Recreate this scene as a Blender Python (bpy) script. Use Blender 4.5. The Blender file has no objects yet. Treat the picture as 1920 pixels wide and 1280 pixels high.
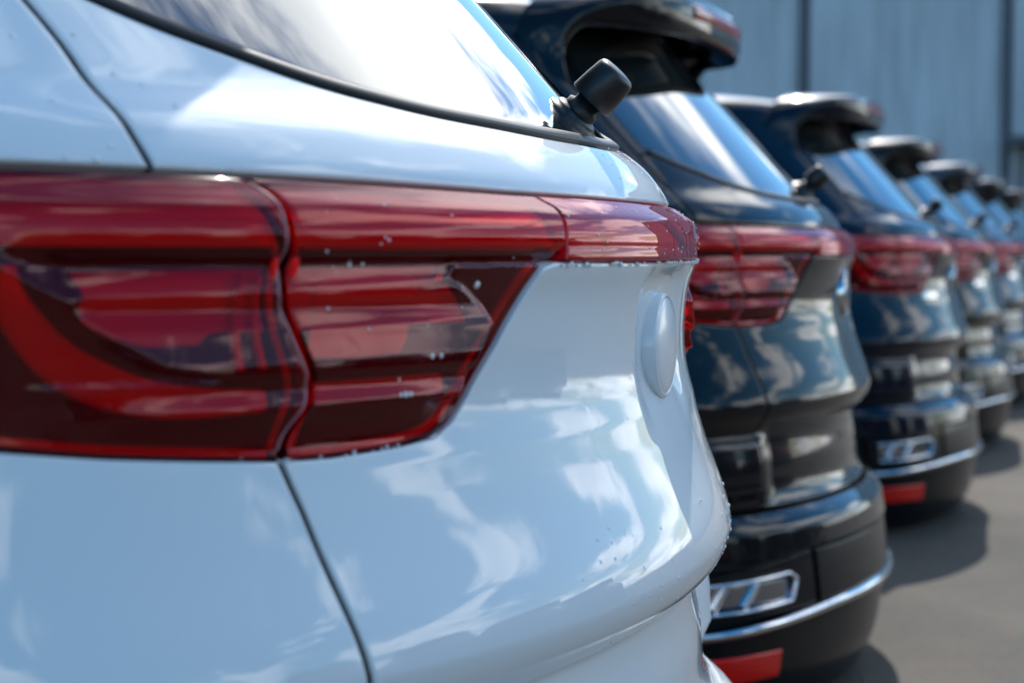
import bpy, bmesh, math, random
import numpy as np
from mathutils import Vector, Matrix
random.seed(4); rng=np.random.RandomState(4)
scene=bpy.context.scene
COL=scene.collection
rad=math.radians
EXPOSURE=0.75; CLOUD_SEED=193.4; CL0=.50; CL1=.60; CBIAS=.05
WX0=-2.7-3.88*9; WY=34.0; WNB=12; WHH=8.2; WALLC=(.52,.60,.66)
# ------------------------------------------------------------------ camera
cam_d=bpy.data.cameras.new('camera'); cam=bpy.data.objects.new('camera',cam_d); COL.objects.link(cam)
scene.camera=cam
cam_d.sensor_width=36; cam_d.lens=60; cam_d.clip_start=.05; cam_d.clip_end=2000
cam.location=(0,0,1.08)
cam.rotation_euler=(rad(90-3.04),0,rad(20.6))
cam_d.dof.use_dof=True; cam_d.dof.focus_distance=1.98; cam_d.dof.aperture_fstop=4.0; cam_d.dof.aperture_blades=0
# ------------------------------------------------------------------ light
SUN=Vector((-.15,.66,.74)).normalized()
el=math.asin(SUN.z); az=math.atan2(SUN.x,SUN.y)
world=bpy.data.worlds.new('World'); scene.world=world; world.use_nodes=True
wt=world.node_tree; wn=wt.nodes; wl=wt.links
for n in list(wn): wn.remove(n)
def WN(t,**k):
    n=wn.new(t)
    for a,b in k.items(): setattr(n,a,b)
    return n
out=WN('ShaderNodeOutputWorld'); bg=WN('ShaderNodeBackground'); bg.inputs[1].default_value=.12
sky=WN('ShaderNodeTexSky',sky_type='NISHITA',sun_disc=False,sun_elevation=el,sun_rotation=az)
sky.air_density=1.0; sky.dust_density=.6; sky.ozone_density=1.6
tc=WN('ShaderNodeTexCoord'); sep=WN('ShaderNodeSeparateXYZ'); wl.new(tc.outputs['Generated'],sep.inputs[0])
mz=WN('ShaderNodeMath',operation='MAXIMUM'); mz.inputs[1].default_value=0; wl.new(sep.outputs[2],mz.inputs[0])
az_=WN('ShaderNodeMath',operation='ADD'); az_.inputs[1].default_value=.22; wl.new(mz.outputs[0],az_.inputs[0])
dx=WN('ShaderNodeMath',operation='DIVIDE'); wl.new(sep.outputs[0],dx.inputs[0]); wl.new(az_.outputs[0],dx.inputs[1])
dy=WN('ShaderNodeMath',operation='DIVIDE'); wl.new(sep.outputs[1],dy.inputs[0]); wl.new(az_.outputs[0],dy.inputs[1])
cb=WN('ShaderNodeCombineXYZ'); wl.new(dx.outputs[0],cb.inputs[0]); wl.new(dy.outputs[0],cb.inputs[1]); cb.inputs[2].default_value=CLOUD_SEED
n1=WN('ShaderNodeTexNoise'); n1.inputs['Scale'].default_value=1.35; n1.inputs['Detail'].default_value=9; n1.inputs['Roughness'].default_value=.6; n1.inputs['Distortion'].default_value=.35
wl.new(cb.outputs[0],n1.inputs['Vector'])
cr=WN('ShaderNodeValToRGB'); ky=WN('ShaderNodeMath',operation='MULTIPLY_ADD'); ky.inputs[1].default_value=CBIAS; wl.new(sep.outputs[1],ky.inputs[0]); wl.new(n1.outputs['Fac'],ky.inputs[2]); wl.new(ky.outputs[0],cr.inputs[0])   # the cloud bank lies ahead
cr.color_ramp.interpolation='EASE'
cr.color_ramp.elements[0].position=CL0; cr.color_ramp.elements[0].color=(0,0,0,1)
cr.color_ramp.elements[1].position=CL1; cr.color_ramp.elements[1].color=(1,1,1,1)
n2=WN('ShaderNodeTexNoise'); n2.inputs['Scale'].default_value=3.2; n2.inputs['Detail'].default_value=6
wl.new(cb.outputs[0],n2.inputs['Vector'])
cr2=WN('ShaderNodeValToRGB'); wl.new(n2.outputs['Fac'],cr2.inputs[0])
cr2.color_ramp.elements[0].position=.3; cr2.color_ramp.elements[0].color=(10.0,10.8,12.2,1)
cr2.color_ramp.elements[1].position=.62; cr2.color_ramp.elements[1].color=(17,17.4,17.4,1)
mx=WN('ShaderNodeMix',data_type='RGBA'); wl.new(cr.outputs[0],mx.inputs[0]); hs=WN('ShaderNodeHueSaturation'); hs.inputs['Saturation'].default_value=1.62; hs.inputs['Hue'].default_value=.492; hs.inputs['Value'].default_value=1.0; wl.new(sky.outputs[0],hs.inputs['Color']); wl.new(hs.outputs[0],mx.inputs[6]); wl.new(cr2.outputs[0],mx.inputs[7])
wl.new(mx.outputs[2],bg.inputs[0]); wl.new(bg.outputs[0],out.inputs[0])
sd=bpy.data.lights.new('sun','SUN'); sd.energy=3.1; sd.angle=rad(.53); sd.color=(1,.95,.88)
sun=bpy.data.objects.new('sun',sd); COL.objects.link(sun); sun.rotation_euler=SUN.to_track_quat('Z','Y').to_euler()
scene.view_settings.view_transform='Standard'; scene.view_settings.look='None'; scene.view_settings.gamma=1
scene.view_settings.use_curve_mapping=False; scene.view_settings.exposure=EXPOSURE
scene.cycles.max_bounces=10; scene.cycles.transparent_max_bounces=12; scene.cycles.glossy_bounces=6
scene.cycles.caustics_reflective=False; scene.cycles.caustics_refractive=False
scene.cycles.sample_clamp_indirect=6; scene.cycles.use_denoising=True
# ------------------------------------------------------------------ materials
def mat(name,base=(.5,.5,.5),rough=.5,metal=0,coat=0,spec=.5,coat_r=.02,trans=0,ior=1.5):
    m=bpy.data.materials.new(name); m.use_nodes=True; b=m.node_tree.nodes['Principled BSDF']
    b.inputs['Base Color'].default_value=(*base,1); b.inputs['Roughness'].default_value=rough
    b.inputs['Metallic'].default_value=metal; b.inputs['Coat Weight'].default_value=coat; b.inputs['Coat Roughness'].default_value=coat_r
    b.inputs['Specular IOR Level'].default_value=spec; b.inputs['Transmission Weight'].default_value=trans; b.inputs['IOR'].default_value=ior
    return m
def nodes(m): return m.node_tree.nodes,m.node_tree.links,m.node_tree.nodes['Principled BSDF']
def add_bump(m,scale,strength,dist=.001,detail=4,socket='Normal',coord='Object'):
    n,l,b=nodes(m); t=n.new('ShaderNodeTexNoise'); t.inputs['Scale'].default_value=scale; t.inputs['Detail'].default_value=detail
    c=n.new('ShaderNodeTexCoord'); l.new(c.outputs[coord],t.inputs['Vector'])
    bp=n.new('ShaderNodeBump'); bp.inputs['Strength'].default_value=strength; bp.inputs['Distance'].default_value=dist
    l.new(t.outputs['Fac'],bp.inputs['Height']); l.new(bp.outputs[0],b.inputs[socket]); return t
def paint(name,base,metal=0,rough=.35,cior=1.46):
    m=mat(name,base,rough,metal,coat=1.0,coat_r=.012); n,l,b=nodes(m); b.inputs['Coat IOR'].default_value=cior; b.inputs['Specular IOR Level'].default_value=.04
    add_bump(m,55,.05,.0006,2,'Coat Normal')      # faint orange peel
    t=n.new('ShaderNodeTexNoise'); t.inputs['Scale'].default_value=9; t.inputs['Detail'].default_value=8
    c=n.new('ShaderNodeTexCoord'); l.new(c.outputs['Object'],t.inputs['Vector'])
    mr=n.new('ShaderNodeMapRange'); mr.inputs['From Min'].default_value=.35; mr.inputs['From Max'].default_value=.75; mr.inputs['To Min'].default_value=.008; mr.inputs['To Max'].default_value=.05
    l.new(t.outputs['Fac'],mr.inputs[0]); l.new(mr.outputs[0],b.inputs['Coat Roughness'])  # dried water film
    return m
M={}
M['white']=paint('white_paint',(.72,.77,.80),0,.45,1.56)
M['black']=paint('black_paint',(.005,.006,.008),.0,.3,1.37)
M['navy']=paint('navy_paint',(.004,.008,.018),.0,.3,1.37)
M['steel']=paint('steel_blue_paint',(.030,.05,.075),.2,.35,1.40)
M['glass']=mat('tinted_glass',(.012,.016,.016),.02,0,coat=1.0,coat_r=.0,spec=.8); add_bump(M['glass'],6,.04,.002,3,'Coat Normal')
n_,l_,b_=nodes(M['glass']); b_.inputs['Coat IOR'].default_value=1.6
M['rubber']=mat('black_rubber',(.015,.016,.018),.45)
M['plastic']=mat('black_plastic',(.012,.013,.016),.38); add_bump(M['plastic'],900,.25,.0003,3)
M['shell']=mat('dark_inner_shell',(.006,.006,.007),.8)
M['gloss_black']=mat('gloss_black',(.008,.009,.011),.12,coat=.8)
M['dark_trim']=mat('dark_trim_plastic',(.006,.007,.009),.3,spec=.12,coat=.3,coat_r=.05)
M['brake_red']=mat('brake_lamp_red',(.42,.008,.008),.15,coat=.6)
M['chrome']=mat('chrome',(.82,.83,.85),.08,1)
M['chrome_dark']=mat('smoked_chrome',(.35,.37,.40),.12,1)
M['film']=mat('white_badge_film',(.72,.75,.78),.3,coat=.6,coat_r=.12)
M['red_plastic']=mat('red_reflector_plastic',(.85,.010,.006),.15,coat=.5)
M['red_dark']=mat('deep_red_housing',(.05,.002,.004),.3)
M['red_guide']=mat('red_light_guide',(1,.012,.014),.35,spec=.1)
M['red_block']=mat('red_reflex_block',(1,.16,.14),.4,spec=.2)
M['housing']=mat('lamp_housing',(.012,.001,.002),.35,spec=.08)
M['red_bright']=mat('bright_red_reflector',(.9,.05,.09),.4,spec=.1)
M['bowl']=mat('pink_red_reflector_bowl',(.95,.13,.16),.4,spec=.15)
M['bezel']=mat('lamp_bezel',(.40,.16,.19),.3,.1)
def lens_mat(name,tint,ior,haze=0.,hc=(.5,.008,.02),gc=(1,.74,.78)):
    m=bpy.data.materials.new(name); m.use_nodes=True; n=m.node_tree.nodes; l=m.node_tree.links
    for x in list(n): n.remove(x)
    o=n.new('ShaderNodeOutputMaterial'); mx=n.new('ShaderNodeMixShader'); t=n.new('ShaderNodeBsdfTransparent'); g=n.new('ShaderNodeBsdfGlossy'); f=n.new('ShaderNodeFresnel')
    t.inputs[0].default_value=(*tint,1); g.inputs['Roughness'].default_value=.015; g.inputs[0].default_value=(*gc,1); f.inputs[0].default_value=ior
    l.new(f.outputs[0],mx.inputs[0]); 
    d=n.new('ShaderNodeBsdfDiffuse'); d.inputs[0].default_value=(*hc,1); m2=n.new('ShaderNodeMixShader'); m2.inputs[0].default_value=haze; l.new(t.outputs[0],m2.inputs[1]); l.new(d.outputs[0],m2.inputs[2]); l.new(m2.outputs[0],mx.inputs[1]); g2=n.new('ShaderNodeBsdfGlossy'); g2.inputs['Roughness'].default_value=.16; gm=n.new('ShaderNodeMixShader'); gm.inputs[0].default_value=.12; l.new(g.outputs[0],gm.inputs[1]); l.new(g2.outputs[0],gm.inputs[2]); l.new(gm.outputs[0],mx.inputs[2]); l.new(mx.outputs[0],o.inputs[0])
    return m
M['lens']=lens_mat('red_lens',(.99,.03,.05),1.49,.06,(.95,.004,.015))
M['band_lens']=lens_mat('red_band_lens',(.97,.04,.08),1.55,.20,(.9,.03,.06))
M['water']=lens_mat('water',(.99,.995,1.),1.33,.75,(.99,.99,1.),(1,1,1))
M['tyre']=mat('tyre_rubber',(.02,.02,.02),.8)
M['alloy']=mat('alloy_rim',(.45,.46,.48),.3,.9)
M['lamp_white']=mat('clear_headlamp',(.5,.52,.55),.08,.5,coat=1)
F_PX=3200.0; YAW=math.radians(20.6); PITCH=math.radians(3.04); CAMH=1.08
class Spl:
    """natural cubic spline, linear outside"""
    def __init__(s,x,y):
        x=np.array(x,float); y=np.array(y,float); o=np.argsort(x); s.x=x=x[o]; s.y=y=y[o]; n=len(x)
        h=np.diff(x); A=np.eye(n); r=np.zeros(n)
        for i in range(1,n-1):
            A[i,i-1]=h[i-1]; A[i,i]=2*(h[i-1]+h[i]); A[i,i+1]=h[i]
            r[i]=6*((y[i+1]-y[i])/h[i]-(y[i]-y[i-1])/h[i-1])
        s.m=np.linalg.solve(A,r)
    def __call__(s,t):
        t=np.asarray(t,float); i=np.clip(np.searchsorted(s.x,t)-1,0,len(s.x)-2)
        x0=s.x[i];x1=s.x[i+1];h=x1-x0;y0=s.y[i];y1=s.y[i+1];m0=s.m[i];m1=s.m[i+1]
        tc=np.clip(t,s.x[0],s.x[-1])
        a=(x1-tc);b=(tc-x0)
        v=m0*a**3/(6*h)+m1*b**3/(6*h)+(y0/h-m0*h/6)*a+(y1/h-m1*h/6)*b
        d=-m0*a**2/(2*h)+m1*b**2/(2*h)+(y1-y0)/h-(m1-m0)*h/6
        return v+d*(t-tc)
def lin(x,y):
    x=np.array(x,float);y=np.array(y,float)
    return lambda t: np.interp(t,x,y)
# plan curve, y (lateral) vs x
PL=[(0,0),(.2,-.014),(.4,-.058),(.53,-.104),(.64,-.160),(.73,-.228),(.80,-.31),(.853,-.415),(.892,-.58),(.915,-.83),(.93,-1.3),(.935,-2.2),(.93,-3.2),(.905,-3.8),(.85,-4.15),(.72,-4.42),(.45,-4.58),(0,-4.65)]
_q=np.array(PL,float); _d=np.r_[0,np.cumsum(np.hypot(*np.diff(_q,axis=0).T))]
_q2=np.vstack([[-_q[2:0:-1,0]],[_q[2:0:-1,1]]]).T
_dd=np.r_[-_d[2:0:-1],_d]; _qq=np.vstack([_q2,_q])
_sx=Spl(_dd,_qq[:,1]); _sy=Spl(_dd,_qq[:,0]); SMAX=_d[-1]
# dense arclength reparam
_t=np.linspace(0,SMAX,4000); _X=_sx(_t);_Y=_sy(_t); _al=np.r_[0,np.cumsum(np.hypot(np.diff(_X),np.diff(_Y)))]
SMAX=_al[-1]
def plan(s):
    t=np.interp(np.abs(s),_al,_t); return _sx(t), _sy(t)*np.sign(s)
# rear profile R(z) : base surface
R=Spl([.02,.08,.14,.20,.26,.32,.38,.44,.475,.50,.53,.60,.660,.674,.686,.700,.712,.735,.82,.88,.915,.95,1.0,1.045,1.070,1.095,1.115,1.132,1.147,1.168,1.185,1.200,1.215,1.24,1.30,1.39,1.47,1.56,1.62,1.66],
      [-.01,.025,.042,.050,.058,.055,.048,.038,.022,-.010,-.030,-.038,-.046,-.042,-.029,-.014,-.008,-.005,-.026,-.045,-.054,-.060,-.060,-.052,-.044,-.050,-.063,-.077,-.084,-.098,-.113,-.132,-.152,-.178,-.235,-.320,-.395,-.478,-.530,-.57])
FR=Spl([.15,.4,.6,.8,.95,1.05,1.2,1.4,1.6],[.1,.0,.0,.10,.35,.85,1.25,1.60,1.95])
W=Spl([.02,.15,.4,.7,.9,1.05,1.15,1.3,1.45,1.6],[.935,.955,.985,1.0,.995,.987,.970,.932,.890,.842])
def surf(s,z,off=0.0):
    s=np.asarray(s,float);z=np.asarray(z,float)
    def P(s,z):
        px,py=plan(s)
        b=1/(1+np.exp(-(np.abs(s)-2.6)*4.0))
        x=px+R(z)*(1-b)+FR(z)*b
        return np.stack([x,py*W(z),z+0*x],-1)
    p=P(s,z); e=.004
    ds=P(s+e,z)-P(s-e,z); dz=P(s,z+e)-P(s,z-e)
    n=np.cross(ds,dz); n/=np.linalg.norm(n,axis=-1,keepdims=True)+1e-12
    # outward: at s=0 should be +x
    return p+n*np.asarray(off)[...,None] if np.ndim(off) else p+n*off, n
# ------------------------------------------------------------------ car surface helpers
def ss(a,b,x):
    t=np.clip((np.asarray(x,float)-a)/(b-a),0,1); return t*t*(3-2*t)
def body_off(s,z):
    a=np.abs(s)
    o=.0065*np.clip(1-np.abs(z-.735)/np.where(z>.735,.120,.036),0,1)**np.where(z>.735,2,1)*(1-ss(.9,1.3,a))
    o=o+.0010*np.clip(1-np.abs(z-.900)/.028,0,1)*(1-ss(.45,.62,a))       # soft waist crease
    o=o-.009*(1-ss(.075,.125,np.abs(s-.09)))*ss(.86,.95,z)*(1-ss(1.04,1.075,z))                            # shallow trough behind the badge
    o=o+.036*ss(.50,.60,a)*ss(.50,.55,z)*(1-ss(.64,.70,z))*(1-ss(1.0,1.4,a))
    return o
DIAG_Z=[.910,.917,.929,.9487,.992,1.0304,1.0650,1.0705,1.078,1.0954,1.1161,1.134,1.2]
DIAG_S=[.47,.447,.416,.3906,.3452,.3128,.2890,.270,.2535,.2517,.2480,.2635,.30]
diag=lin(DIAG_Z,DIAG_S)                                  # |s| of the inner end of the hatch lamp
SEAM_Z=[.905,.920,.9422,.9632,.9894,1.0244,1.0546,1.0842,1.1098,1.130,1.145]
SEAM_S=[.6145,.6110,.5975,.5860,.5910,.6075,.6185,.6190,.6180,.6240,.6440]
seam=Spl(SEAM_Z,SEAM_S)
botz=lin([0,.27,.2890,.3128,.3452,.3906,.416,.4398,.4887,.5678,.6158,.678,.763,.84,.95,1.05,1.12,1.16],
         [1.068,1.0700,1.065,1.0304,.9918,.9485,.9288,.919,.9141,.9118,.913,.9177,.9248,.9335,.955,.995,1.05,1.10])
topz=lin([0,.30,.62,.85,1.0,1.16],[1.1325,1.1335,1.140,1.145,1.147,1.149])
gb=Spl([0,.13,.237,.322,.391,.452,.504,.552,.597,.637,.68],[1.2035,1.2046,1.209,1.2142,1.2225,1.2328,1.2460,1.2605,1.2755,1.2930,1.315])
# lens relief as a function of height
LZ=[.905,.913,.921,.934,.952,.9735,.978,.990,1.020,1.0365,1.0415,1.052,1.063,1.069,1.0795,1.084,1.095,1.1065,1.1095,1.125,1.150]
LO=[-.006,-.003,-.004,-.001,.0115,.0075,.0135,.0130,.0070,-.0010,.0022,-.0025,-.010,-.013,-.001,.004,.0085,.0120,.0118,.0062,.000]
lz=lin(LZ,LO)
COUT=[(-.818,1.088),(-.813,1.075),(-.8043,1.0563),(-.783,1.0363),(-.7589,1.0118),(-.7195,.9906),(-.6604,.979),(-.59,.977)]
cz=lin([p[1] for p in COUT[::-1]],[-p[0] for p in COUT[::-1]])   # |s| of the C outline by height
def lens_off(s,z):
    a=np.abs(s); base=lz(z)
    # smooth the relief a little
    base=(lz(z)*1.5+lz(z-.0018)+lz(z+.0018)+.8*lz(z-.0036)+.8*lz(z+.0036)+.4*lz(z-.0056)+.4*lz(z+.0056))/5.9
    plain=np.interp(z,[.91,.925,1.0,1.06,1.088,1.1065,1.1095,1.125,1.15],[-.004,-.001,.003,.0045,.0065,.0120,.0118,.0062,0])
    lim=np.where(z<.979,.73+.0*z,cz(z))
    m=1-ss(-.006,.012+.040*ss(1.040,1.080,z),a-lim)                              # 1 inside the C
    m=np.where(z<.979,1-ss(.62,.84,a),m)
    o=base*m+plain*(1-m)
    # inner end: the bulge closes before the diagonal edge
    lim2=np.interp(z,[.95,.975,.9885,1.015,1.032,1.0565,1.07],[.40,.384,.372,.350,.372,.42,.42])
    m2=ss(-.002,.014,a-lim2); m2=np.where((z>.95)&(z<1.066),m2,np.where(z<=.95,ss(-.02,.02,a-.44),1))
    flat=-.004
    return o*m2+flat*(1-m2)*1.0 + 0*z
def band_off(s,z):
    b=(lz(z)*2+lz(z-.0012)+lz(z+.0012))/4
    return np.where(z<1.084,np.interp(z,[1.060,1.066,1.0705,1.084],[-.012,-.004,.003,.0035]),b)
def mesh_from_grid(P,name,closed_u=False):
    nu,nv=P.shape[:2]; v=P.reshape(-1,3)
    i=np.arange(nu-1)[:,None]; j=np.arange(nv-1)[None,:]
    a=(i*nv+j).ravel(); q=np.stack([a,a+nv,a+nv+1,a+1],1)
    me=bpy.data.meshes.new(name); me.from_pydata(v.tolist(),[],q.tolist()); me.polygons.foreach_set('use_smooth',[True]*len(q)); me.update(); return me
def axis(n,L,r,skirt,e0,e1):
    """parameters 0..1 with fine rows in the rolled edge; distance-to-edge handled by caller"""
    k=max(2,int(n)); c=np.linspace(0,1,k)
    ex=[.0003/L,.0008/L,.0016/L,.003/L,.0045/L]
    t=list(c)
    if e0: t+=ex
    if e1: t+=[1-x for x in ex]
    t=np.unique(np.round(np.clip(t,0,1),7))
    if e0: t=np.r_[0,t]
    if e1: t=np.r_[t,1]
    return t
def patch(name,slo,shi,zlo,zhi,off,ns,nz,gap=.002,r=.003,depth=.012,edges=(1,1,1,1),Ls=None,Lz=None):
    """panel on the car surface; slo/shi functions of z, zlo/zhi functions of s, rolled edges (slo,shi,zlo,zhi)"""
    f=lambda g:(g if callable(g) else (lambda t:g+0*np.asarray(t,float)))
    slo,shi,zlo,zhi=map(f,(slo,shi,zlo,zhi))
    zc=.5*(float(zlo(np.array(0.5*(slo(1.0)+shi(1.0)))))+float(zhi(np.array(.5*(slo(1.0)+shi(1.0))))))
    Ls=Ls or max(.01,float(shi(zc)-slo(zc))); Lz=Lz or max(.01,float(zhi(.5*(slo(zc)+shi(zc)))-zlo(.5*(slo(zc)+shi(zc)))))
    u=axis(ns,Ls,r,depth,edges[0],edges[1]); v=axis(nz,Lz,r,depth,edges[2],edges[3])
    U,V=np.meshgrid(u,v,indexing='ij')
    s=slo(zc)+(shi(zc)-slo(zc))*U; z=zlo(s)+(zhi(s)-zlo(s))*V
    for _ in range(12):
        s=.5*s+.5*((slo(z)+gap*edges[0])+(shi(z)-slo(z)-gap*(edges[0]+edges[1]))*U)
        z=.5*z+.5*((zlo(s)+gap*edges[2])+(zhi(s)-zlo(s)-gap*(edges[2]+edges[3]))*V)
    o=off(s,z) if callable(off) else off+0*s
    big=9.+0*s
    d=big.copy()
    if edges[0]: d=np.minimum(d,U*Ls)
    if edges[1]: d=np.minimum(d,(1-U)*Ls)
    if edges[2]: d=np.minimum(d,V*Lz)
    if edges[3]: d=np.minimum(d,(1-V)*Lz)
    dd=np.clip(d,0,r); o=o-(r-np.sqrt(np.maximum(r*r-(r-dd)**2,0)))
    if edges[0]: o[0,:]=np.minimum(o[0,:],o[1,:]-depth)
    if edges[1]: o[-1,:]=np.minimum(o[-1,:],o[-2,:]-depth)
    if edges[2]: o[:,0]-=depth
    if edges[3]: o[:,-1]-=depth
    p,n=surf(s,z); p=p+n*o[...,None]
    return mesh_from_grid(p,name)
def spt(s,z,o=0.):
    p,n=surf(np.array(float(s)),np.array(float(z))); return p+n*o,n
def ribbon(name,pts,w,off,th=.002,n=60,smooth=True,flip=False,body=body_off,close=False):
    """strip lying on the surface along (s,z) points; w half width (number or list)"""
    q=np.array(pts,float); d=np.r_[0,np.cumsum(np.hypot(*np.diff(q,axis=0).T))]
    t=np.linspace(0,d[-1],n)
    if len(q)>2 and smooth: S=Spl(d,q[:,0])(t);Z=Spl(d,q[:,1])(t)
    else: S=np.interp(t,d,q[:,0]);Z=np.interp(t,d,q[:,1])
    ww=np.interp(t,d,w) if np.ndim(w) else w+0*t
    ds=np.gradient(S);dz=np.gradient(Z);L=np.hypot(ds,dz);ns_,nz_=-dz/L,ds/L
    rows=[]
    prof=[(-1,-th*1.5),(-1,0),(-.8,th*.8),(-.35,th),(.35,th),(.8,th*.8),(1,0),(1,-th*1.5)]
    for a,h in prof:
        s=S+ns_*ww*a;z=Z+nz_*ww*a; p,nn=surf(s,z); bo=body(s,z) if body else 0
        rows.append(p+nn*(off+h+bo)[...,None] if np.ndim(off+h+bo) else p+nn*(off+h+bo))
    P=np.stack(rows,1)
    return mesh_from_grid(P,name)
def lathe(name,prof,seg=40):
    P=[]
    for k in range(seg+1):
        a=2*math.pi*k/seg; P.append([(r*math.cos(a),r*math.sin(a),h) for r,h in prof])
    me=mesh_from_grid(np.array(P),name); bm=bmesh.new(); bm.from_mesh(me); bmesh.ops.remove_doubles(bm,verts=bm.verts,dist=1e-6); bmesh.ops.recalc_face_normals(bm,faces=bm.faces); bm.to_mesh(me); bm.free(); return me
def place(me,s,z,off=0,rot=None,scale=(1,1,1)):
    """bake a mesh built along +Z onto the surface point, +Z along normal"""
    p,n=spt(s,z,off); q=Vector(n.tolist()).to_track_quat('Z','Y').to_matrix().to_4x4()
    me.transform(Matrix.Translation(Vector(p.tolist()))@q@Matrix.Diagonal((*scale,1.0))); return me
def mirror(me,name):
    m=me.copy(); m.name=name; m.transform(Matrix.Diagonal((1,-1,1,1))); m.flip_normals(); return m
# ------------------------------------------------------------------ build the meshes of one car once
PARTS=[]   # (name, mesh, material key, parent index or None, label, filter)
def part(name,me,mk,parent=None,label=None,only=None):
    PARTS.append((name,me,mk,parent,label,only)); return len(PARTS)-1
def both(name,me,mk,parent=None,label=None):
    """near one and its mirror twin; returns both indices"""
    a=part(name,me,mk,parent if not isinstance(parent,tuple) else parent[0],label)
    b=part(name,mirror(me,name),mk,parent if not isinstance(parent,tuple) else parent[1],label)
    return (a,b)
SE=SMAX-.002
def arch(s):
    """lower edge of the side with wheel arches"""
    px,_=plan(s); z=np.full_like(np.asarray(px,float),.26)
    for xc in (-.95,-3.62):
        d=np.abs(px-xc); h=.345+np.sqrt(np.maximum(.40**2-d**2,0)); z=np.where((d<.40)&(np.abs(s)>.75),np.maximum(z,h),z)
    return z
# inner shell, both halves in one
g=np.linspace(-SE,SE,420); zz=np.linspace(.10,1.62,110)
A,B=np.meshgrid(g,zz,indexing='ij'); lo=np.minimum(arch(A)+.0,1.0); Bz=lo+(B-.10)/1.5*(1.62-lo) ; Bz=np.where(lo<.27,B+ (0),Bz)
p,n=surf(A,Bz); shell=mesh_from_grid(p-n*.040,'body_shell')
part('body_shell',shell,'shell')
# hatch, lower panel
hl=patch('hatch_lower_panel',lambda z:-np.interp(z,[.67,.7322,.8189,.8704,.9104,1.1],[.578,.584,.5978,.6062,.6163,.6163]),
  lambda z:np.interp(z,[.67,.7322,.8189,.8704,.9104,1.1],[.578,.584,.5978,.6062,.6163,.6163]),
  .676,lambda s:botz(np.abs(s))+.0015,body_off,300,90,gap=.0030,r=.003,depth=.02,Lz=.3)
HL=part('hatch_lower_panel',hl,'paint')
hr=patch('plate_recess_panel',-.575,.575,.502,.680,lambda s,z:body_off(s,z)-.004*ss(.66,.68,z),150,30,edges=(1,1,1,0),Lz=.17)
part('plate_recess_panel',hr,'paint')
# hatch, upper panel between glass and lamps
SU=Spl([1.12,1.147,1.169,1.20,1.24,1.2835,1.42,1.56,1.61],[.706,.7090,.7105,.7070,.7010,.7040,.712,.718,.72])
gside=lin([1.29,1.32,1.42,1.50,1.58],[.655,.668,.665,.650,.635])
gl_hi=1.61
hu=patch('hatch_upper_panel',lambda z:-SU(z),lambda z:SU(z),lambda s:topz(np.abs(s)),lambda s:np.where(np.abs(s)<.655,gb(np.minimum(np.abs(s),.655)),gb(.655))-.004,0.0,260,44,gap=.0030,r=.0035,depth=.02,Lz=.075)
part('hatch_upper_panel',hu,'paint')
# strip of painted frame up beside the glass
fr=patch('hatch_side_frame',lambda z:-SU(z),lambda z:-gside(z),lambda s:gb(.655)-.004,1.615,0.0,14,60,gap=.002,Ls=.05,Lz=.28,edges=(1,1,0,0))
both('hatch_side_frame',fr,'paint')
gl=patch('rear_glass',lambda z:-gside(z)+.001,lambda z:gside(z)-.001,lambda s:gb(np.minimum(np.abs(s),.655))+.006,gl_hi,-.001,160,60,gap=.002,r=.002,Lz=.37,edges=(1,1,1,0))
GL=part('rear_glass',gl,'glass')
sp=[(x,float(gb(abs(x)))+.001) for x in np.linspace(-.654,.654,41)]
part('glass_seal',ribbon('glass_seal',sp,.0048,.0005,.003,n=160,body=None),'rubber')
SS_=lambda z:np.interp(z,[.67,.7322,.8189,.8704,.9104,1.1],[.578,.584,.5978,.6062,.6163,.6163])
both('shut_line_seal',ribbon('shut_line_seal',[(-float(SU(z)),z) for z in np.linspace(1.144,1.56,24)],.0036,-.0045,.001,n=60,body=None),'rubber')
both('shut_line_seal',ribbon('shut_line_seal',[(-float(SS_(z)),z) for z in np.linspace(.70,.912,16)],.0036,-.0045,.001,n=60),'rubber')
# quarter panel above the lamp / D pillar and below it
qa=patch('rear_pillar_panel',lambda z:-np.interp(z,[1.14,1.149,1.44,1.6],[1.165,1.27,1.375,1.39]),lambda z:-SU(z),lambda s:topz(np.abs(s)),1.62,0.0,50,70,gap=.0030,r=.0035,depth=.02,Ls=.4,Lz=.45)
both('rear_pillar_panel',qa,'paint')
qb=patch('rear_corner_panel',lambda z:-1.17,lambda z:-np.interp(z,[.47,.67,.7322,.8189,.8704,.9104,1.1],[.578,.578,.584,.5978,.6062,.6163,.6163]),
   lambda s:np.maximum(.502,arch(s)),lambda s:botz(np.abs(s))+.0015,body_off,110,90,gap=.0030,r=.003,depth=.02,Ls=.55,Lz=.4,edges=(0,1,1,1))
both('rear_corner_panel',qb,'paint')
side=patch('side_panel',lambda z:-1.80,lambda z:-1.17,arch,1.06,0.0,50,40,gap=0.0,edges=(1,0,0,1),Ls=.6,Lz=.7)
both('quarter_panel',side,'paint')
up=patch('quarter_top',lambda z:-1.35,lambda z:-1.165,1.06,1.148,0.0,12,12,gap=0.,edges=(0,0,0,0),Ls=.2,Lz=.1); both('quarter_top_panel',up,'paint')
both('roof_side_panel',patch('roof_side_panel',-3.5,lambda z:-1.39,1.468,1.62,0.0,40,8,gap=.002,Ls=2,Lz=.15,edges=(1,1,1,0)),'paint')
rd=both('rear_door',patch('rear_door',-2.62,-1.80,arch,1.03,0.0,30,30,Ls=.8,Lz=.8),'paint')
fd=both('front_door',patch('front_door',-3.50,-2.62,arch,1.03,0.0,30,30,Ls=.8,Lz=.8),'paint')
both('door_handle',ribbon('door_handle',[(-2.02,.93),(-1.90,.935)],.012,.012,.014,n=12,body=None),'chrome',rd)
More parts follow.
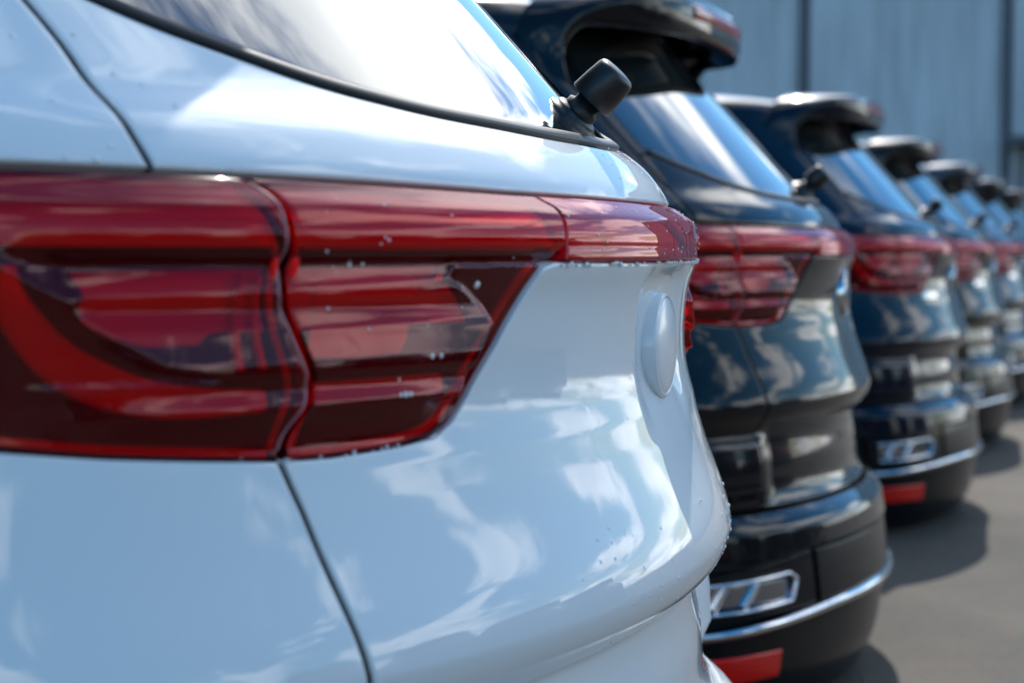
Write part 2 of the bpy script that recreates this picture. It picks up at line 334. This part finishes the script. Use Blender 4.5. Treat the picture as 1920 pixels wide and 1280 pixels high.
both('door_handle',ribbon('door_handle',[(-2.86,.93),(-2.74,.935)],.012,.012,.014,n=12,body=None),'chrome',fd)
both('side_window',patch('side_window',lambda z:-1.80+.0*z,lambda z:-np.interp(z,[1.05,1.44],[1.26,1.40]),1.05,1.455,0.002,14,20,Ls=.4,Lz=.4),'glass',None)
both('side_window',patch('side_window2',-2.60,-1.82,1.05,1.455,0.002,20,20,Ls=.8,Lz=.4),'glass',None)
both('side_window',patch('side_window3',lambda z:-3.35+.0*z,-2.64,1.05,1.455,0.002,20,20,Ls=.8,Lz=.4),'glass',None)
both('window_trim',ribbon('window_trim',[(-3.5,1.04),(-2.4,1.04),(-1.3,1.045)],.008,.001,.005,n=60,body=None),'chrome')
both('fender',patch('fender',lambda z:-4.35,-3.50,arch,lambda s:np.interp(-s,[3.5,4.35],[1.03,.93]),0.0,40,30,Ls=.9,Lz=.6),'paint')
part('front_bumper',None,'paint') if False else None
fb=patch('front_bumper',-SE,-4.35,.22,lambda s:np.interp(-s,[4.35,SE],[.62,.60]),0.0,40,20,Ls=.8,Lz=.4); both('front_bumper',fb,'paint')
both('headlight',patch('headlight',-4.95,-4.35,.70,.86,0.002,20,10,Ls=.6,Lz=.15),'lamp_white')
both('front_grille',patch('front_grille',-SE,-4.97,.60,.90,-.004,20,10,Ls=.5,Lz=.3),'gloss_black')
both('bonnet',patch('bonnet',-SE,-3.52,.90,1.05,0.0,40,20,Ls=1.5,Lz=.2),'paint')
both('windscreen',patch('windscreen',-SE,-3.62,1.06,1.55,0.0,40,24,Ls=1.2,Lz=.5),'glass')
# roof cap
s_=np.linspace(-SE,SE,240); k_=np.r_[0,.02,.05,.1,.2,.35,.55,.8,1.0]
pr,_=surf(s_,np.full_like(s_,1.60)); cen=np.array([-1.95,0,0]); rows=[]
for k in k_:
    q=pr.copy(); q[:,0]=cen[0]+(pr[:,0]-cen[0])*(1-k); q[:,1]=pr[:,1]*(1-k); q[:,2]=1.60+.155*(1-(1-k)**2.2)**.36; rows.append(q)
part('roof_panel',mesh_from_grid(np.stack(rows,1),'roof_panel'),'paint')
def rail():
    rows=[]
    for x in np.linspace(-1.15,-3.0,40):
        e=min(1,(-1.15-x)/.12,(x+3.0)/.12+.001); h=1.695+.026*max(0,e)**.5
        rows.append([(x,-.60+.014*math.cos(a),h+.012*math.sin(a)) for a in np.linspace(0,2*math.pi,9)])
    return mesh_from_grid(np.array(rows),'roof_rail')
both('roof_rail',rail(),'chrome')
# spoiler: blade swept along an arch over the glass
PTH=[(0,1.700,-.368,.100),(.22,1.698,-.376,.100),(.39,1.692,-.410,.096),(.50,1.674,-.465,.080),(.578,1.628,-.54,.050),(.608,1.55,-.590,.028),(.618,1.46,-.575,.016),(.632,1.36,-.530,.012),(.648,1.29,-.470,.010)]
q=np.array(PTH); d=np.r_[0,np.cumsum(np.hypot(np.diff(q[:,0]),np.diff(q[:,1])))]
dd=np.r_[-d[:0:-1],d]; F=[Spl(dd,np.r_[(-1 if c==0 else 1)*q[:0:-1,c],q[:,c]]) for c in range(4)]
T=np.linspace(-d[-1],d[-1],140); rows=[]
for t in T:
    y,zc,xt,th=[float(f(t)) for f in F]; y2,z2=float(F[0](t+.004)),float(F[1](t+.004)); L=math.hypot(y2-y,z2-zc); ny,nz=-(z2-zc)/L,(y2-y)/L
    yy=abs(y)
    sx=float(np.interp(yy,[0,.3,.5,.6,.65],[0,.03,.10,.15,.20]))
    xr=float(R(min(zc,1.58)))-sx-.06 - .10*max(0,1-yy/.5)
    xr=min(xr,xt-.05)
    sec=[(xr,.012),(xr*.5+xt*.5,.010),(xt-.06,.006),(xt-.018,.001),(xt-.004,-.006),(xt,-.022*min(1,th/.05)),(xt-.002,-th*.75),(xt-.012,-th),(xt-.05,-th*.95),(xt-.10,-th*.62),(xr*.5+xt*.5,-th*.55),(xr,-th*.5),(xr,.012)]
    rows.append([(x,y+ny*o,zc+nz*o) for x,o in sec])
me=mesh_from_grid(np.array(rows),'spoiler'); me.flip_normals()
SPO=part('roof_spoiler',me,'paint')
# brake lamp in the trailing face
rows=[]
for t in np.linspace(-.24,.24,40):
    y,zc,xt,th=[float(f(t)) for f in F]
    rows.append([(xt-.006,y,zc-.024),(xt+.003,y,zc-.026),(xt+.004,y,zc-.034),(xt+.003,y,zc-.054),(xt-.006,y,zc-.056)])
part('high_brake_lamp',mesh_from_grid(np.array(rows),'high_brake_lamp'),'brake_red',SPO)
# ------------------------------------------------------------------ lamps
lo_out=lambda z:-np.interp(z,[.91,.93,.96,1.0,1.05,1.10,1.147],[.80,.86,.97,1.06,1.12,1.155,1.165])
LO_=patch('outer_lens',lambda z:-1.16,lambda z:-seam(z)-.0022,lambda s:botz(np.abs(s))-.0008,lambda s:topz(np.abs(s))-.0015,lens_off,200,120,gap=.0016,r=.0035,depth=.02,Ls=.45,Lz=.21)
LI_=patch('inner_lens',lambda z:-seam(z)+.0022,lambda z:-diag(z),lambda s:botz(np.maximum(np.abs(s),.416))-.0008,lambda s:topz(np.abs(s))-.0015,lens_off,170,130,gap=.0016,r=.0035,depth=.02,Ls=.3,Lz=.21)
H1=patch('lamp_housing',lambda z:-1.15,lambda z:-seam(z)-.004,lambda s:botz(np.abs(s))+.004,lambda s:topz(np.abs(s))-.006,lambda s,z:-.024+.3*lens_off(s,z),70,50,gap=0,r=.001,depth=.001,Ls=.45,Lz=.2)
H2=patch('lamp_housing',lambda z:-seam(z)+.004,lambda z:-diag(z)-.004,lambda s:botz(np.maximum(np.abs(s),.416))+.004,lambda s:topz(np.abs(s))-.006,lambda s,z:-.024+.3*lens_off(s,z),60,50,gap=0,r=.001,depth=.001,Ls=.3,Lz=.2)
OL=both('outer_tail_lamp',H1,'housing'); IL=both('inner_tail_lamp',H2,'housing')
both('lens',LO_,'lens',OL); both('lens',LI_,'lens',IL)
cen_l=patch('band_lens',lambda z:-diag(np.maximum(z,1.078)),lambda z:diag(np.maximum(z,1.078)),1.0675,lambda s:topz(np.abs(s))-.0015,band_off,180,40,gap=.0012,r=.003,depth=.02,Lz=.06)
cen_h=patch('band_housing',lambda z:-.25,lambda z:.25,1.070,1.126,-.016,60,10,gap=0,r=.001,depth=.001,Lz=.06)
CB=part('centre_light_band',cen_h,'red_bright'); part('lens',cen_l,'band_lens',CB)
nb=lambda s,z:0*s
both('upper_reflector',patch('ur',lambda z:-1.12,lambda z:-seam(z)-.008,lambda s:1.086+.03*ss(.85,1.1,np.abs(s)),lambda s:topz(np.abs(s))-.0045,-.007,60,10,gap=0,r=.001,depth=.003,Ls=.4,Lz=.05),'red_bright',OL)
both('upper_reflector',patch('ur2',lambda z:-seam(z)+.010,lambda z:-diag(np.maximum(z,1.078))-.004,lambda s:1.086,lambda s:topz(np.abs(s))-.0045,-.007,60,10,gap=0,r=.001,depth=.003,Ls=.3,Lz=.05),'red_bright',IL)
both('bowl',patch('bowl',lambda z:-cz(z)+.010,lambda z:-seam(z)-.010,lambda s:.984+0*s,lambda s:1.060+0*s,-.0215,50,30,gap=0,r=.001,depth=.003,Ls=.15,Lz=.07),'bowl',OL)
both('bowl',patch('bowl2',lambda z:-seam(z)+.012,lambda z:-np.interp(z,[.97,.9885,1.015,1.032,1.0565,1.07],[.395,.385,.365,.385,.43,.43]),lambda s:.984+0*s,lambda s:1.060+0*s,-.0215,50,30,gap=0,r=.001,depth=.003,Ls=.2,Lz=.07),'bowl',IL)
def rb(name,pts,w,off,mk,par,th=.003,n=60,smooth=True): return both(name,ribbon(name,pts,w,off,th,n=n,body=nb,smooth=smooth),mk,par)
# C-shaped light guide outside the bulge
rb('light_guide',[(-.845,1.070),(-.842,1.050),(-.824,1.026),(-.797,1.000),(-.760,.979),(-.715,.966),(-.66,.9605),(-.615,.960)],[.006,.011,.014,.017,.017,.014,.011,.009],-.020,'red_guide',OL,.009)
rb('light_guide',[(-.590,.9625),(-.50,.9625),(-.41,.9625)],.0085,-.016,'red_guide',IL,.005)
# strip under the upper crease, reflex block, slots
rb('crease_guide',[(-.86,1.101),(-.82,1.105),(-.78,1.1075),(-.70,1.109),(-.632,1.109)],.0022,-.004,'red_guide',OL,.002)
rb('crease_guide',[(-.608,1.106),(-.45,1.106),(-.27,1.104)],.0022,-.004,'red_guide',IL,.002)
rb('upper_guide',[(-.80,1.090),(-.72,1.092),(-.64,1.092)],[.001,.002,.004],-.014,'red_dark',OL)
rb('upper_guide',[(-.595,1.0915),(-.44,1.0905),(-.29,1.090)],.0055,-.012,'red_guide',IL)
rb('reflex_block',[(-.780,1.040),(-.770,1.036),(-.72,1.030),(-.675,1.030),(-.667,1.030)],[.004,.014,.026,.026,.018],-.0205,'red_block',OL,.003)
rb('reflex_block',[(-.568,1.022),(-.562,1.022),(-.51,1.022),(-.458,1.022),(-.452,1.022)],[.024,.033,.035,.033,.024],-.0205,'red_block',IL,.003)
rb('slot',[(-.652,1.060),(-.648,1.020),(-.640,.985)],.0035,-.012,'red_guide',OL)
rb('slot',[(-.638,1.058),(-.630,1.020),(-.618,.985)],.0025,-.012,'red_guide',OL)
SZ=np.linspace(1.132,.921,24)
both('edge_trim',ribbon('edge_trim',[(-float(seam(z))-.0055,z) for z in SZ],.0011,.0002,.0008,n=90,body=lens_off),'bezel',OL)
rb('edge_guide',[(-float(seam(z))-.010,z) for z in SZ],.0028,-.008,'red_guide',OL,.002)
rb('edge_guide',[(-float(seam(z))+.0095,z) for z in SZ],.0040,-.008,'red_guide',IL,.002)
rb('lower_rim',[(-.86,.944),(-.763,.9315),(-.678,.9245),(-.622,.920)],.0035,-.012,'red_guide',OL,.002)
rb('lower_rim',[(-.602,.9185),(-.55,.9185),(-.489,.9205),(-.445,.926),(-.424,.934),(-.399,.952),(-.354,.996),(-.322,1.033),(-.298,1.064)],.004,-.011,'red_guide',IL,.002)
def knob(s,z,r):
    m=lathe('k',[(0,.004),(r*.5,.0036),(r*.85,.002),(r,0),(r,-.004)],20); return place(m,s,z,-.0165)
both('bulb_cap',knob(-.425,1.048,.0085),'chrome',IL); both('bulb_cap',knob(-.412,.963,.0075),'chrome',IL)
# ------------------------------------------------------------------ badge, wiper boss, marks
bd=lathe('badge',[(0,.0125),(.02,.0120),(.04,.0100),(.048,.0086),(.0535,.0070),(.0545,.0062),(.0545,-.014)],72); place(bd,.09,.972,-.001)
part('round_badge',bd,'badge')
ring=lathe('r',[(.0545,.002),(.0550,.0062),(.0562,.0075),(.0585,.0070),(.0600,.0045),(.0602,-.014)],72); place(ring,.09,.972,-.001)
part('badge_ring',ring,'ring')
wb=lathe('w',[(0,.010),(.017,.010),(.0215,.0085),(.024,.006),(.025,.003),(.029,.0015),(.030,-.002)],48); place(wb,.105,1.2335,0,None,(1.2,1.2,1.15))
WB=part('wiper_boss',wb,'plastic')
nk=lathe('n',[(0,.030),(.0135,.030),(.0135,.018),(.0175,.016),(.0175,.008)],32); place(nk,.105,1.2335,0,None,(1.2,1.2,1.15)); part('neck',nk,'rubber',WB)
cp=lathe('c',[(0,.0680),(.010,.0678),(.0165,.0668),(.0195,.0645),(.0208,.061),(.0222,.045),(.0232,.0275),(.0226,.0262),(.019,.0262),(.019,.030)],48); place(cp,.105,1.2335,0,None,(1.2,1.2,1.15)); part('cap',cp,'plastic',WB)
def box_on(s,z,w,h,t):
    bm=bmesh.new(); bmesh.ops.create_cube(bm,size=1); bmesh.ops.scale(bm,vec=(w,h,t),verts=bm.verts); bmesh.ops.bevel(bm,geom=bm.edges[:],offset=min(w,h,t)*.25,segments=2,affect='EDGES')
    me=bpy.data.meshes.new('mark'); bm.to_mesh(me); bm.free(); p,n=spt(s,z); N=Vector(n.tolist()); p2,_=spt(s+.01,z); X=(Vector(p2.tolist())-Vector(p.tolist())).normalized(); Y=N.cross(X).normalized()
    m=Matrix((X,Y,N)).transposed().to_4x4(); m.translation=Vector(p.tolist())+N*t*.4; me.transform(m); return me
for k,(sx_,w_) in enumerate([(-.43,.016),(-.402,.02),(-.374,.014),(-.346,.02),(-.320,.016)]):
    part('chrome_mark',box_on(sx_,.905,w_,.020,.004),'chrome',None,None,'far')
# ------------------------------------------------------------------ bumper
gapf=.0022
part('bumper_cover',patch('bumper_cover',-1.0,1.0,lambda s:np.interp(np.abs(s),[0,.5,.7,1.0],[.405,.405,.385,.375]),lambda s:.498,body_off,220,36,Lz=.1,edges=(0,0,1,1)),'paint')
for sgn in (1,):
    w=patch('bumper_wing',-1.165,-.995,lambda s:np.maximum(.376,arch(s)),.498,body_off,14,16,Ls=.17,Lz=.1,gap=0,edges=(0,0,0,1)); both('bumper_wing',w,'paint')
part('bumper_middle',patch('bumper_middle',-.46,.46,.276,.402,-.006,80,20,Lz=.12),'dark_trim')
eh=patch('exhaust_surround',-.90,-.465,.272,lambda s:np.interp(np.abs(s),[0,.5,.7,1.0],[.402,.402,.382,.372]),-.012,50,24,Ls=.43,Lz=.11); EX=both('exhaust_surround',eh,'dark_trim')
both('exhaust_trim',ribbon('et',[(-.86,.352),(-.72,.356),(-.585,.362),(-.56,.345),(-.585,.300),(-.72,.292),(-.86,.290)],.0045,-.004,.008,n=80,body=nb,smooth=False),'chrome',EX)
both('exhaust_insert',patch('ei',-.85,-.585,.302,.350,-.009,20,8,gap=0,Ls=.26,Lz=.05),'chrome_dark',EX)
both('exhaust_fin',ribbon('ef',[(-.74,.300),(-.69,.350)],.010,-.008,.008,n=10,body=nb),'chrome',EX)
both('exhaust_fin',ribbon('ef2',[(-.82,.300),(-.78,.350)],.010,-.008,.008,n=10,body=nb),'chrome',EX)
cs=[(x,.268-.030*float(ss(.3,.95,abs(x)))) for x in np.linspace(-.98,.98,41)]
part('chrome_strip',ribbon('chrome_strip',cs,.0105,-.004,.011,n=200,body=nb),'chrome')
part('lower_valance',patch('lower_valance',-1.05,1.05,.025,lambda s:.262-.03*ss(.3,.95,np.abs(s)),-.012,160,20,Lz=.13,edges=(1,1,1,1)),'dark_trim')
both('bumper_reflector',patch('br',-.93,-.60,.122,.185,-.006,24,10,gap=0,Ls=.3,Lz=.045,r=.004),'red_plastic')
# wheels
def wheel():
    t=lathe('tyre',[(.235,-.105),(.30,-.118),(.345,-.108),(.362,-.085),(.366,0),(.362,.085),(.345,.108),(.30,.118),(.235,.105)],48)
    return t
def rim():
    bm=bmesh.new()
    r=lathe('rim',[(.238,.10),(.225,.095),(.215,.06),(.215,-.09),(.0,-.09)],48); bm.from_mesh(r)
    for k in range(10):
        a=2*math.pi*k/10; m=Matrix.Rotation(a,4,'Z')@Matrix.Translation((.125,0,.072))@Matrix.Diagonal((.20,.028,.03,1)); bmesh.ops.create_cube(bm,size=1,matrix=m)
    bmesh.ops.create_cone(bm,cap_ends=True,segments=24,radius1=.05,radius2=.042,depth=.05,matrix=Matrix.Translation((0,0,.07)))
    me=bpy.data.meshes.new('rim'); bm.to_mesh(me); bm.free(); return me
for xc in (-.95,-3.62):
    tm=wheel(); tm.transform(Matrix.Translation((xc,-.79,.366))@Matrix.Rotation(rad(90),4,'X')); tt=both('wheel',tm,'tyre')
    rm=rim(); rm.transform(Matrix.Translation((xc,-.79,.366))@Matrix.Rotation(rad(90),4,'X')); both('rim',rm,'alloy',tt)
# ------------------------------------------------------------------ place the row
CARS=[((-.463,1.80),'white','white parked SUV nearest the camera with water drops on its red lamps and tailgate','near'),
 ((-.68,4.32),'black','glossy black SUV parked directly behind the white one with a big hooded roof spoiler','second'),
 ((-.72,7.22),'navy','dark navy SUV, third in the row, with a red reflector low on its bumper','far'),
 ((-.79,10.0),'black','black SUV fourth in the row between the navy car and the steel blue car','far'),
 ((-.82,12.8),'steel','steel blue SUV fifth in the row with a pale spoiler against the metal wall','far'),
 ((-.85,15.6),'navy','navy SUV sixth in the row showing roof and spoiler near the right edge','far'),
 ((-.85,18.4),'black','black SUV seventh in the row seen as a sliver of roof near the far wall','far')]
# the row across the aisle, tails towards the first row: it stands in the paint and lamp reflections
ACROSS=[(-3.8,'black','black SUV across the aisle, furthest behind the camera'),(-1.0,'navy','navy SUV across the aisle, just behind the camera'),(1.75,'black','black SUV across the aisle, opposite the white car'),(4.6,'navy','navy SUV across the aisle, opposite the second car of the row'),(7.4,'black','black SUV across the aisle, opposite the third car of the row'),(10.2,'navy','navy SUV across the aisle, opposite the fourth car of the row')]
PLACE=[(x[0],x[1],x[2],x[3],0.0,'SUVs parked in a row') for x in CARS]+[((6.1,y),cc,lb,'far',math.pi,'dark SUVs parked across the aisle') for y,cc,lb in ACROSS]
for (cx,cy),col,label,kind,rot,grp in PLACE:
    root=bpy.data.objects.new('parked_car',None); COL.objects.link(root); root.location=(cx,cy,0); root.rotation_euler.z=rot+(0 if kind in ('near','second') else rad(random.uniform(-.7,.7)))
    root['label']=label; root['category']='car'; root['group']=grp
    objs=[]
    for (nm,me,mk,par,lab,only) in PARTS:
        if me is None or (only=='notwhite' and col=='white') or (only=='far' and kind!='far'): objs.append(None); continue
        m=M[col] if mk=='paint' else (M['film'] if col=='white' else M['gloss_black']) if mk=='badge' else (M['film'] if col=='white' else M['chrome']) if mk=='ring' else M[mk]
        if not me.materials: me.materials.append(m)
        o=bpy.data.objects.new(nm,me); COL.objects.link(o); o.material_slots[0].link='OBJECT'; o.material_slots[0].material=m
        o.parent=root if par is None else objs[par]; objs.append(o)
# ------------------------------------------------------------------ water drops on the white car
dm_v=[];dm_f=[]
bm0=bmesh.new(); bmesh.ops.create_icosphere(bm0,subdivisions=2,radius=1); V0=np.array([v.co[:] for v in bm0.verts]); F0=np.array([[v.index for v in f.verts] for f in bm0.faces]); bm0.free()
c1=np.array([CARS[0][0][0],CARS[0][0][1],0])
def drop(s,z,off,r,flat=.55,sag=1.0):
    p,n=spt(s,z,off); N=Vector(n.tolist()); X=N.cross(Vector((0,0,1))).normalized(); Y=N.cross(X).normalized()
    Mx=np.array([X*r,Y*r*sag,N*r*flat]); v=V0@Mx+p+c1; dm_f.append(F0+len(dm_v)*len(V0)); dm_v.append(v)
R_=random.Random(11)
for k in range(70):                                     # beads hanging under the light band
    s=R_.uniform(-.27,.42); drop(s,1.0665+R_.uniform(-.0008,.0012),.001,R_.uniform(.0009,.0026),.9,1.15)
for k in range(22):
    s=R_.uniform(-.66,-.42); drop(s,float(botz(abs(s)))+R_.uniform(-.002,.001),.0,R_.uniform(.0008,.0018),.8,1.2)
for k in range(80):                                     # on the ledge crease and its face
    s=R_.uniform(-.25,.45); z=R_.choice([.735+R_.gauss(0,.003),R_.uniform(.70,.735),.690+R_.gauss(0,.003),R_.uniform(.735,.80)]); drop(s,z,float(body_off(s,z))-.0004,R_.uniform(.0009,.0026),.7,1.1)
for k in range(40):
    s=R_.uniform(-.35,.30); z=R_.uniform(.76,1.05); drop(s,z,float(body_off(s,z))-.0004,R_.uniform(.0006,.0017),.5)
for k in range(45):
    s=R_.uniform(-.25,.40); z=R_.uniform(1.075,1.125); drop(s,z,float(band_off(s,z)),R_.uniform(.0006,.0017),.5)
for k in range(22):
    s=R_.uniform(-.60,-.33); z=R_.uniform(.94,1.12); drop(s,z,float(lens_off(s,z)),R_.uniform(.0006,.0016),.5)
for s,z,r in [(-.385,1.0480,.004),(-.452,.9895,.0026),(-.440,.9893,.0024),(-.482,.957,.0028),(-.488,.957,.0022),(-.476,.957,.0024),(-.55,1.0668,.0022),(-.535,1.0672,.0018),(-.235,.8,.002),(-.205,.807,.0018)]:
    drop(s,z,float(lens_off(s,z)) if z>.92 and s<-.27 else float(body_off(s,z)),r,.5)
for s,z in [(-.80,1.245),(-.77,1.222),(-.785,1.222),(-.755,1.195),(-.735,1.160),(-.752,1.150),(-.775,1.152),(-.685,1.255),(-.676,1.222),(-.660,1.213),(-.650,1.196),(-.795,1.282),(-.84,1.20),(-.83,1.17),(-.86,1.26),(-.87,1.225),(-.74,1.25)]:
    drop(s,z,-.0003,.0031,.5)
for k in range(30):
    s=R_.uniform(-.05,.25); z=R_.uniform(1.14,1.205); drop(s,z,0,R_.uniform(.0005,.0014),.5)
v=np.vstack(dm_v); f=np.vstack(dm_f); me=bpy.data.meshes.new('water_drops'); me.from_pydata(v.tolist(),[],f.tolist()); me.polygons.foreach_set('use_smooth',[True]*len(f)); me.materials.append(M['water'])
o=bpy.data.objects.new('water_drops',me); COL.objects.link(o); o['kind']='stuff'; o['label']='beads of rain water clinging to the lamps and tailgate of the white car'; o['category']='water drops'
# ------------------------------------------------------------------ ground
def asphalt():
    m=mat('asphalt',(.07,.068,.065),.85); n,l,b=nodes(m); c=n.new('ShaderNodeTexCoord')
    t=n.new('ShaderNodeTexNoise'); t.inputs['Scale'].default_value=.9; t.inputs['Detail'].default_value=10; t.inputs['Roughness'].default_value=.7; l.new(c.outputs['Object'],t.inputs['Vector'])
    r=n.new('ShaderNodeValToRGB'); r.color_ramp.elements[0].position=.3; r.color_ramp.elements[0].color=(.06,.053,.043,1); r.color_ramp.elements[1].position=.7; r.color_ramp.elements[1].color=(.12,.106,.085,1)
    l.new(t.outputs['Fac'],r.inputs[0])
    t3=n.new('ShaderNodeTexNoise'); t3.inputs['Scale'].default_value=.45; t3.inputs['Detail'].default_value=5; l.new(c.outputs['Object'],t3.inputs['Vector']); r3=n.new('ShaderNodeValToRGB'); r3.color_ramp.elements[0].position=.38; r3.color_ramp.elements[0].color=(.62,.61,.60,1); r3.color_ramp.elements[1].position=.6; r3.color_ramp.elements[1].color=(1.05,1.0,.93,1); l.new(t3.outputs['Fac'],r3.inputs[0]); m3=n.new('ShaderNodeMix'); m3.data_type='RGBA'; m3.blend_type='MULTIPLY'; m3.inputs[0].default_value=1; l.new(r.outputs[0],m3.inputs[6]); l.new(r3.outputs[0],m3.inputs[7])
    t2=n.new('ShaderNodeTexVoronoi'); t2.inputs['Scale'].default_value=110; l.new(c.outputs['Object'],t2.inputs['Vector'])
    mx=n.new('ShaderNodeMix'); mx.data_type='RGBA'; mx.blend_type='MULTIPLY'; mx.inputs[0].default_value=.5; l.new(m3.outputs[2],mx.inputs[6]); l.new(t2.outputs['Color'],mx.inputs[7]); 
    l.new(mx.outputs[2],b.inputs['Base Color'])
    bp=n.new('ShaderNodeBump'); bp.inputs['Distance'].default_value=.004; bp.inputs['Strength'].default_value=.6; l.new(t2.outputs['Distance'],bp.inputs['Height']); l.new(bp.outputs[0],b.inputs['Normal'])
    return m
bm=bmesh.new(); bmesh.ops.create_grid(bm,x_segments=40,y_segments=40,size=500); me=bpy.data.meshes.new('ground'); bm.to_mesh(me); bm.free(); me.materials.append(asphalt())
o=bpy.data.objects.new('ground',me); COL.objects.link(o); o['kind']='structure'; o['label']='grey sunlit asphalt of the car park'
# ------------------------------------------------------------------ corrugated hall
def cladding(base,name):
    m=mat(name,base,.45,.0,spec=.4); n,l,b=nodes(m); c=n.new('ShaderNodeTexCoord'); mp=n.new('ShaderNodeMapping'); mp.inputs['Scale'].default_value=(3,3,.35); l.new(c.outputs['Object'],mp.inputs[0])
    t=n.new('ShaderNodeTexNoise'); t.inputs['Scale'].default_value=1.2; t.inputs['Detail'].default_value=8; l.new(mp.outputs[0],t.inputs['Vector'])
    r=n.new('ShaderNodeValToRGB'); r.color_ramp.elements[0].position=.3; r.color_ramp.elements[0].color=(*[x*.8 for x in base],1); r.color_ramp.elements[1].position=.7; r.color_ramp.elements[1].color=(*[min(1,x*1.15) for x in base],1)
    l.new(t.outputs['Fac'],r.inputs[0]); l.new(r.outputs[0],b.inputs['Base Color']); return m
mc=cladding(WALLC,'blue_grey_cladding'); mtrim=mat('dark_grey_trim',(.06,.075,.10),.5); mroof=mat('roof_sheet',(.25,.28,.3),.5,.3); mdoor=mat('door_leaf',(.33,.38,.43),.45)
bld=bpy.data.objects.new('warehouse',None); COL.objects.link(bld); bld.location=(WX0,WY,0); bld['label']='long warehouse clad in blue grey corrugated metal behind the far end of the car row'; bld['category']='warehouse'
def add(name,v,f,m,parent,smooth=False):
    me=bpy.data.meshes.new(name); me.from_pydata([tuple(map(float,x)) for x in v],[],f); me.materials.append(m); me.validate(); o=bpy.data.objects.new(name,me); COL.objects.link(o); o.parent=parent; return o
def boxm(name,x0,x1,y0,y1,z0,z1,m,parent):
    v=[(x,y,z) for x in (x0,x1) for y in (y0,y1) for z in (z0,z1)]
    return add(name,v,[(0,1,3,2),(4,6,7,5),(0,4,5,1),(2,3,7,6),(0,2,6,4),(1,5,7,3)],m,parent)
BAY=3.88; NB=WNB; WH=WHH
pm=None
for k in range(NB):
    v=[];f=[]; x=0; pitch=.20; cnt=int((BAY-.16)/pitch)
    xs=[]
    for i in range(cnt):
        b0=.08+i*pitch; xs+=[(b0,0),(b0+.075,0),(b0+.095,-.065),(b0+.165,-.065),(b0+.185,0)]
    xs.append((BAY-.08,0))
    for (a,d) in xs: v+=[(a,d,0),(a,d,WH)]
    f=[(2*i,2*i+2,2*i+3,2*i+1) for i in range(len(xs)-1)]
    if pm is None: o=add('wall_panel',v,f,mc,bld); pm=o.data
    else: o=bpy.data.objects.new('wall_panel',pm); COL.objects.link(o); o.parent=bld
    o.location=(k*BAY,0,0)
    j=boxm('joint_trim',k*BAY-.10,k*BAY+.10,-.075,.06,0,WH,mtrim,bld)
boxm('joint_trim',NB*BAY-.10,NB*BAY+.10,-.075,.06,0,WH,mtrim,bld)
boxm('end_wall',NB*BAY-.02,NB*BAY+.04,.065,18,0,WH,mc,bld); boxm('end_wall',-.04,.02,.065,18,0,WH,mc,bld)
boxm('back_wall',-.04,NB*BAY+.04,18.01,18.1,0,WH,mc,bld)
boxm('eaves_trim',-.15,NB*BAY+.15,-.14,.10,WH,WH+.22,mtrim,bld)
add('roof',[(-.1,-.1,WH+.23),(NB*BAY+.1,-.1,WH+.23),(NB*BAY+.1,18.2,WH+.23),(-.1,18.2,WH+.23),(-.1,9,WH+1.6),(NB*BAY+.1,9,WH+1.6)],[(0,1,5,4),(3,4,5,2),(0,4,3),(1,2,5)],mroof,bld)
# canopy and door at the far right of the view
dx0=-2.35-WX0
d=boxm('door',dx0,dx0+2.2,-.10,-.055,0,2.95,mdoor,bld)
boxm('door_frame',dx0-.12,dx0,-.12,-.052,0,3.0,mtrim,bld); boxm('door_frame',dx0+2.2,dx0+2.32,-.12,-.052,0,3.0,mtrim,bld)
boxm('door_canopy',dx0-.25,dx0+2.45,-1.0,-.051,3.05,3.22,mtrim,bld)
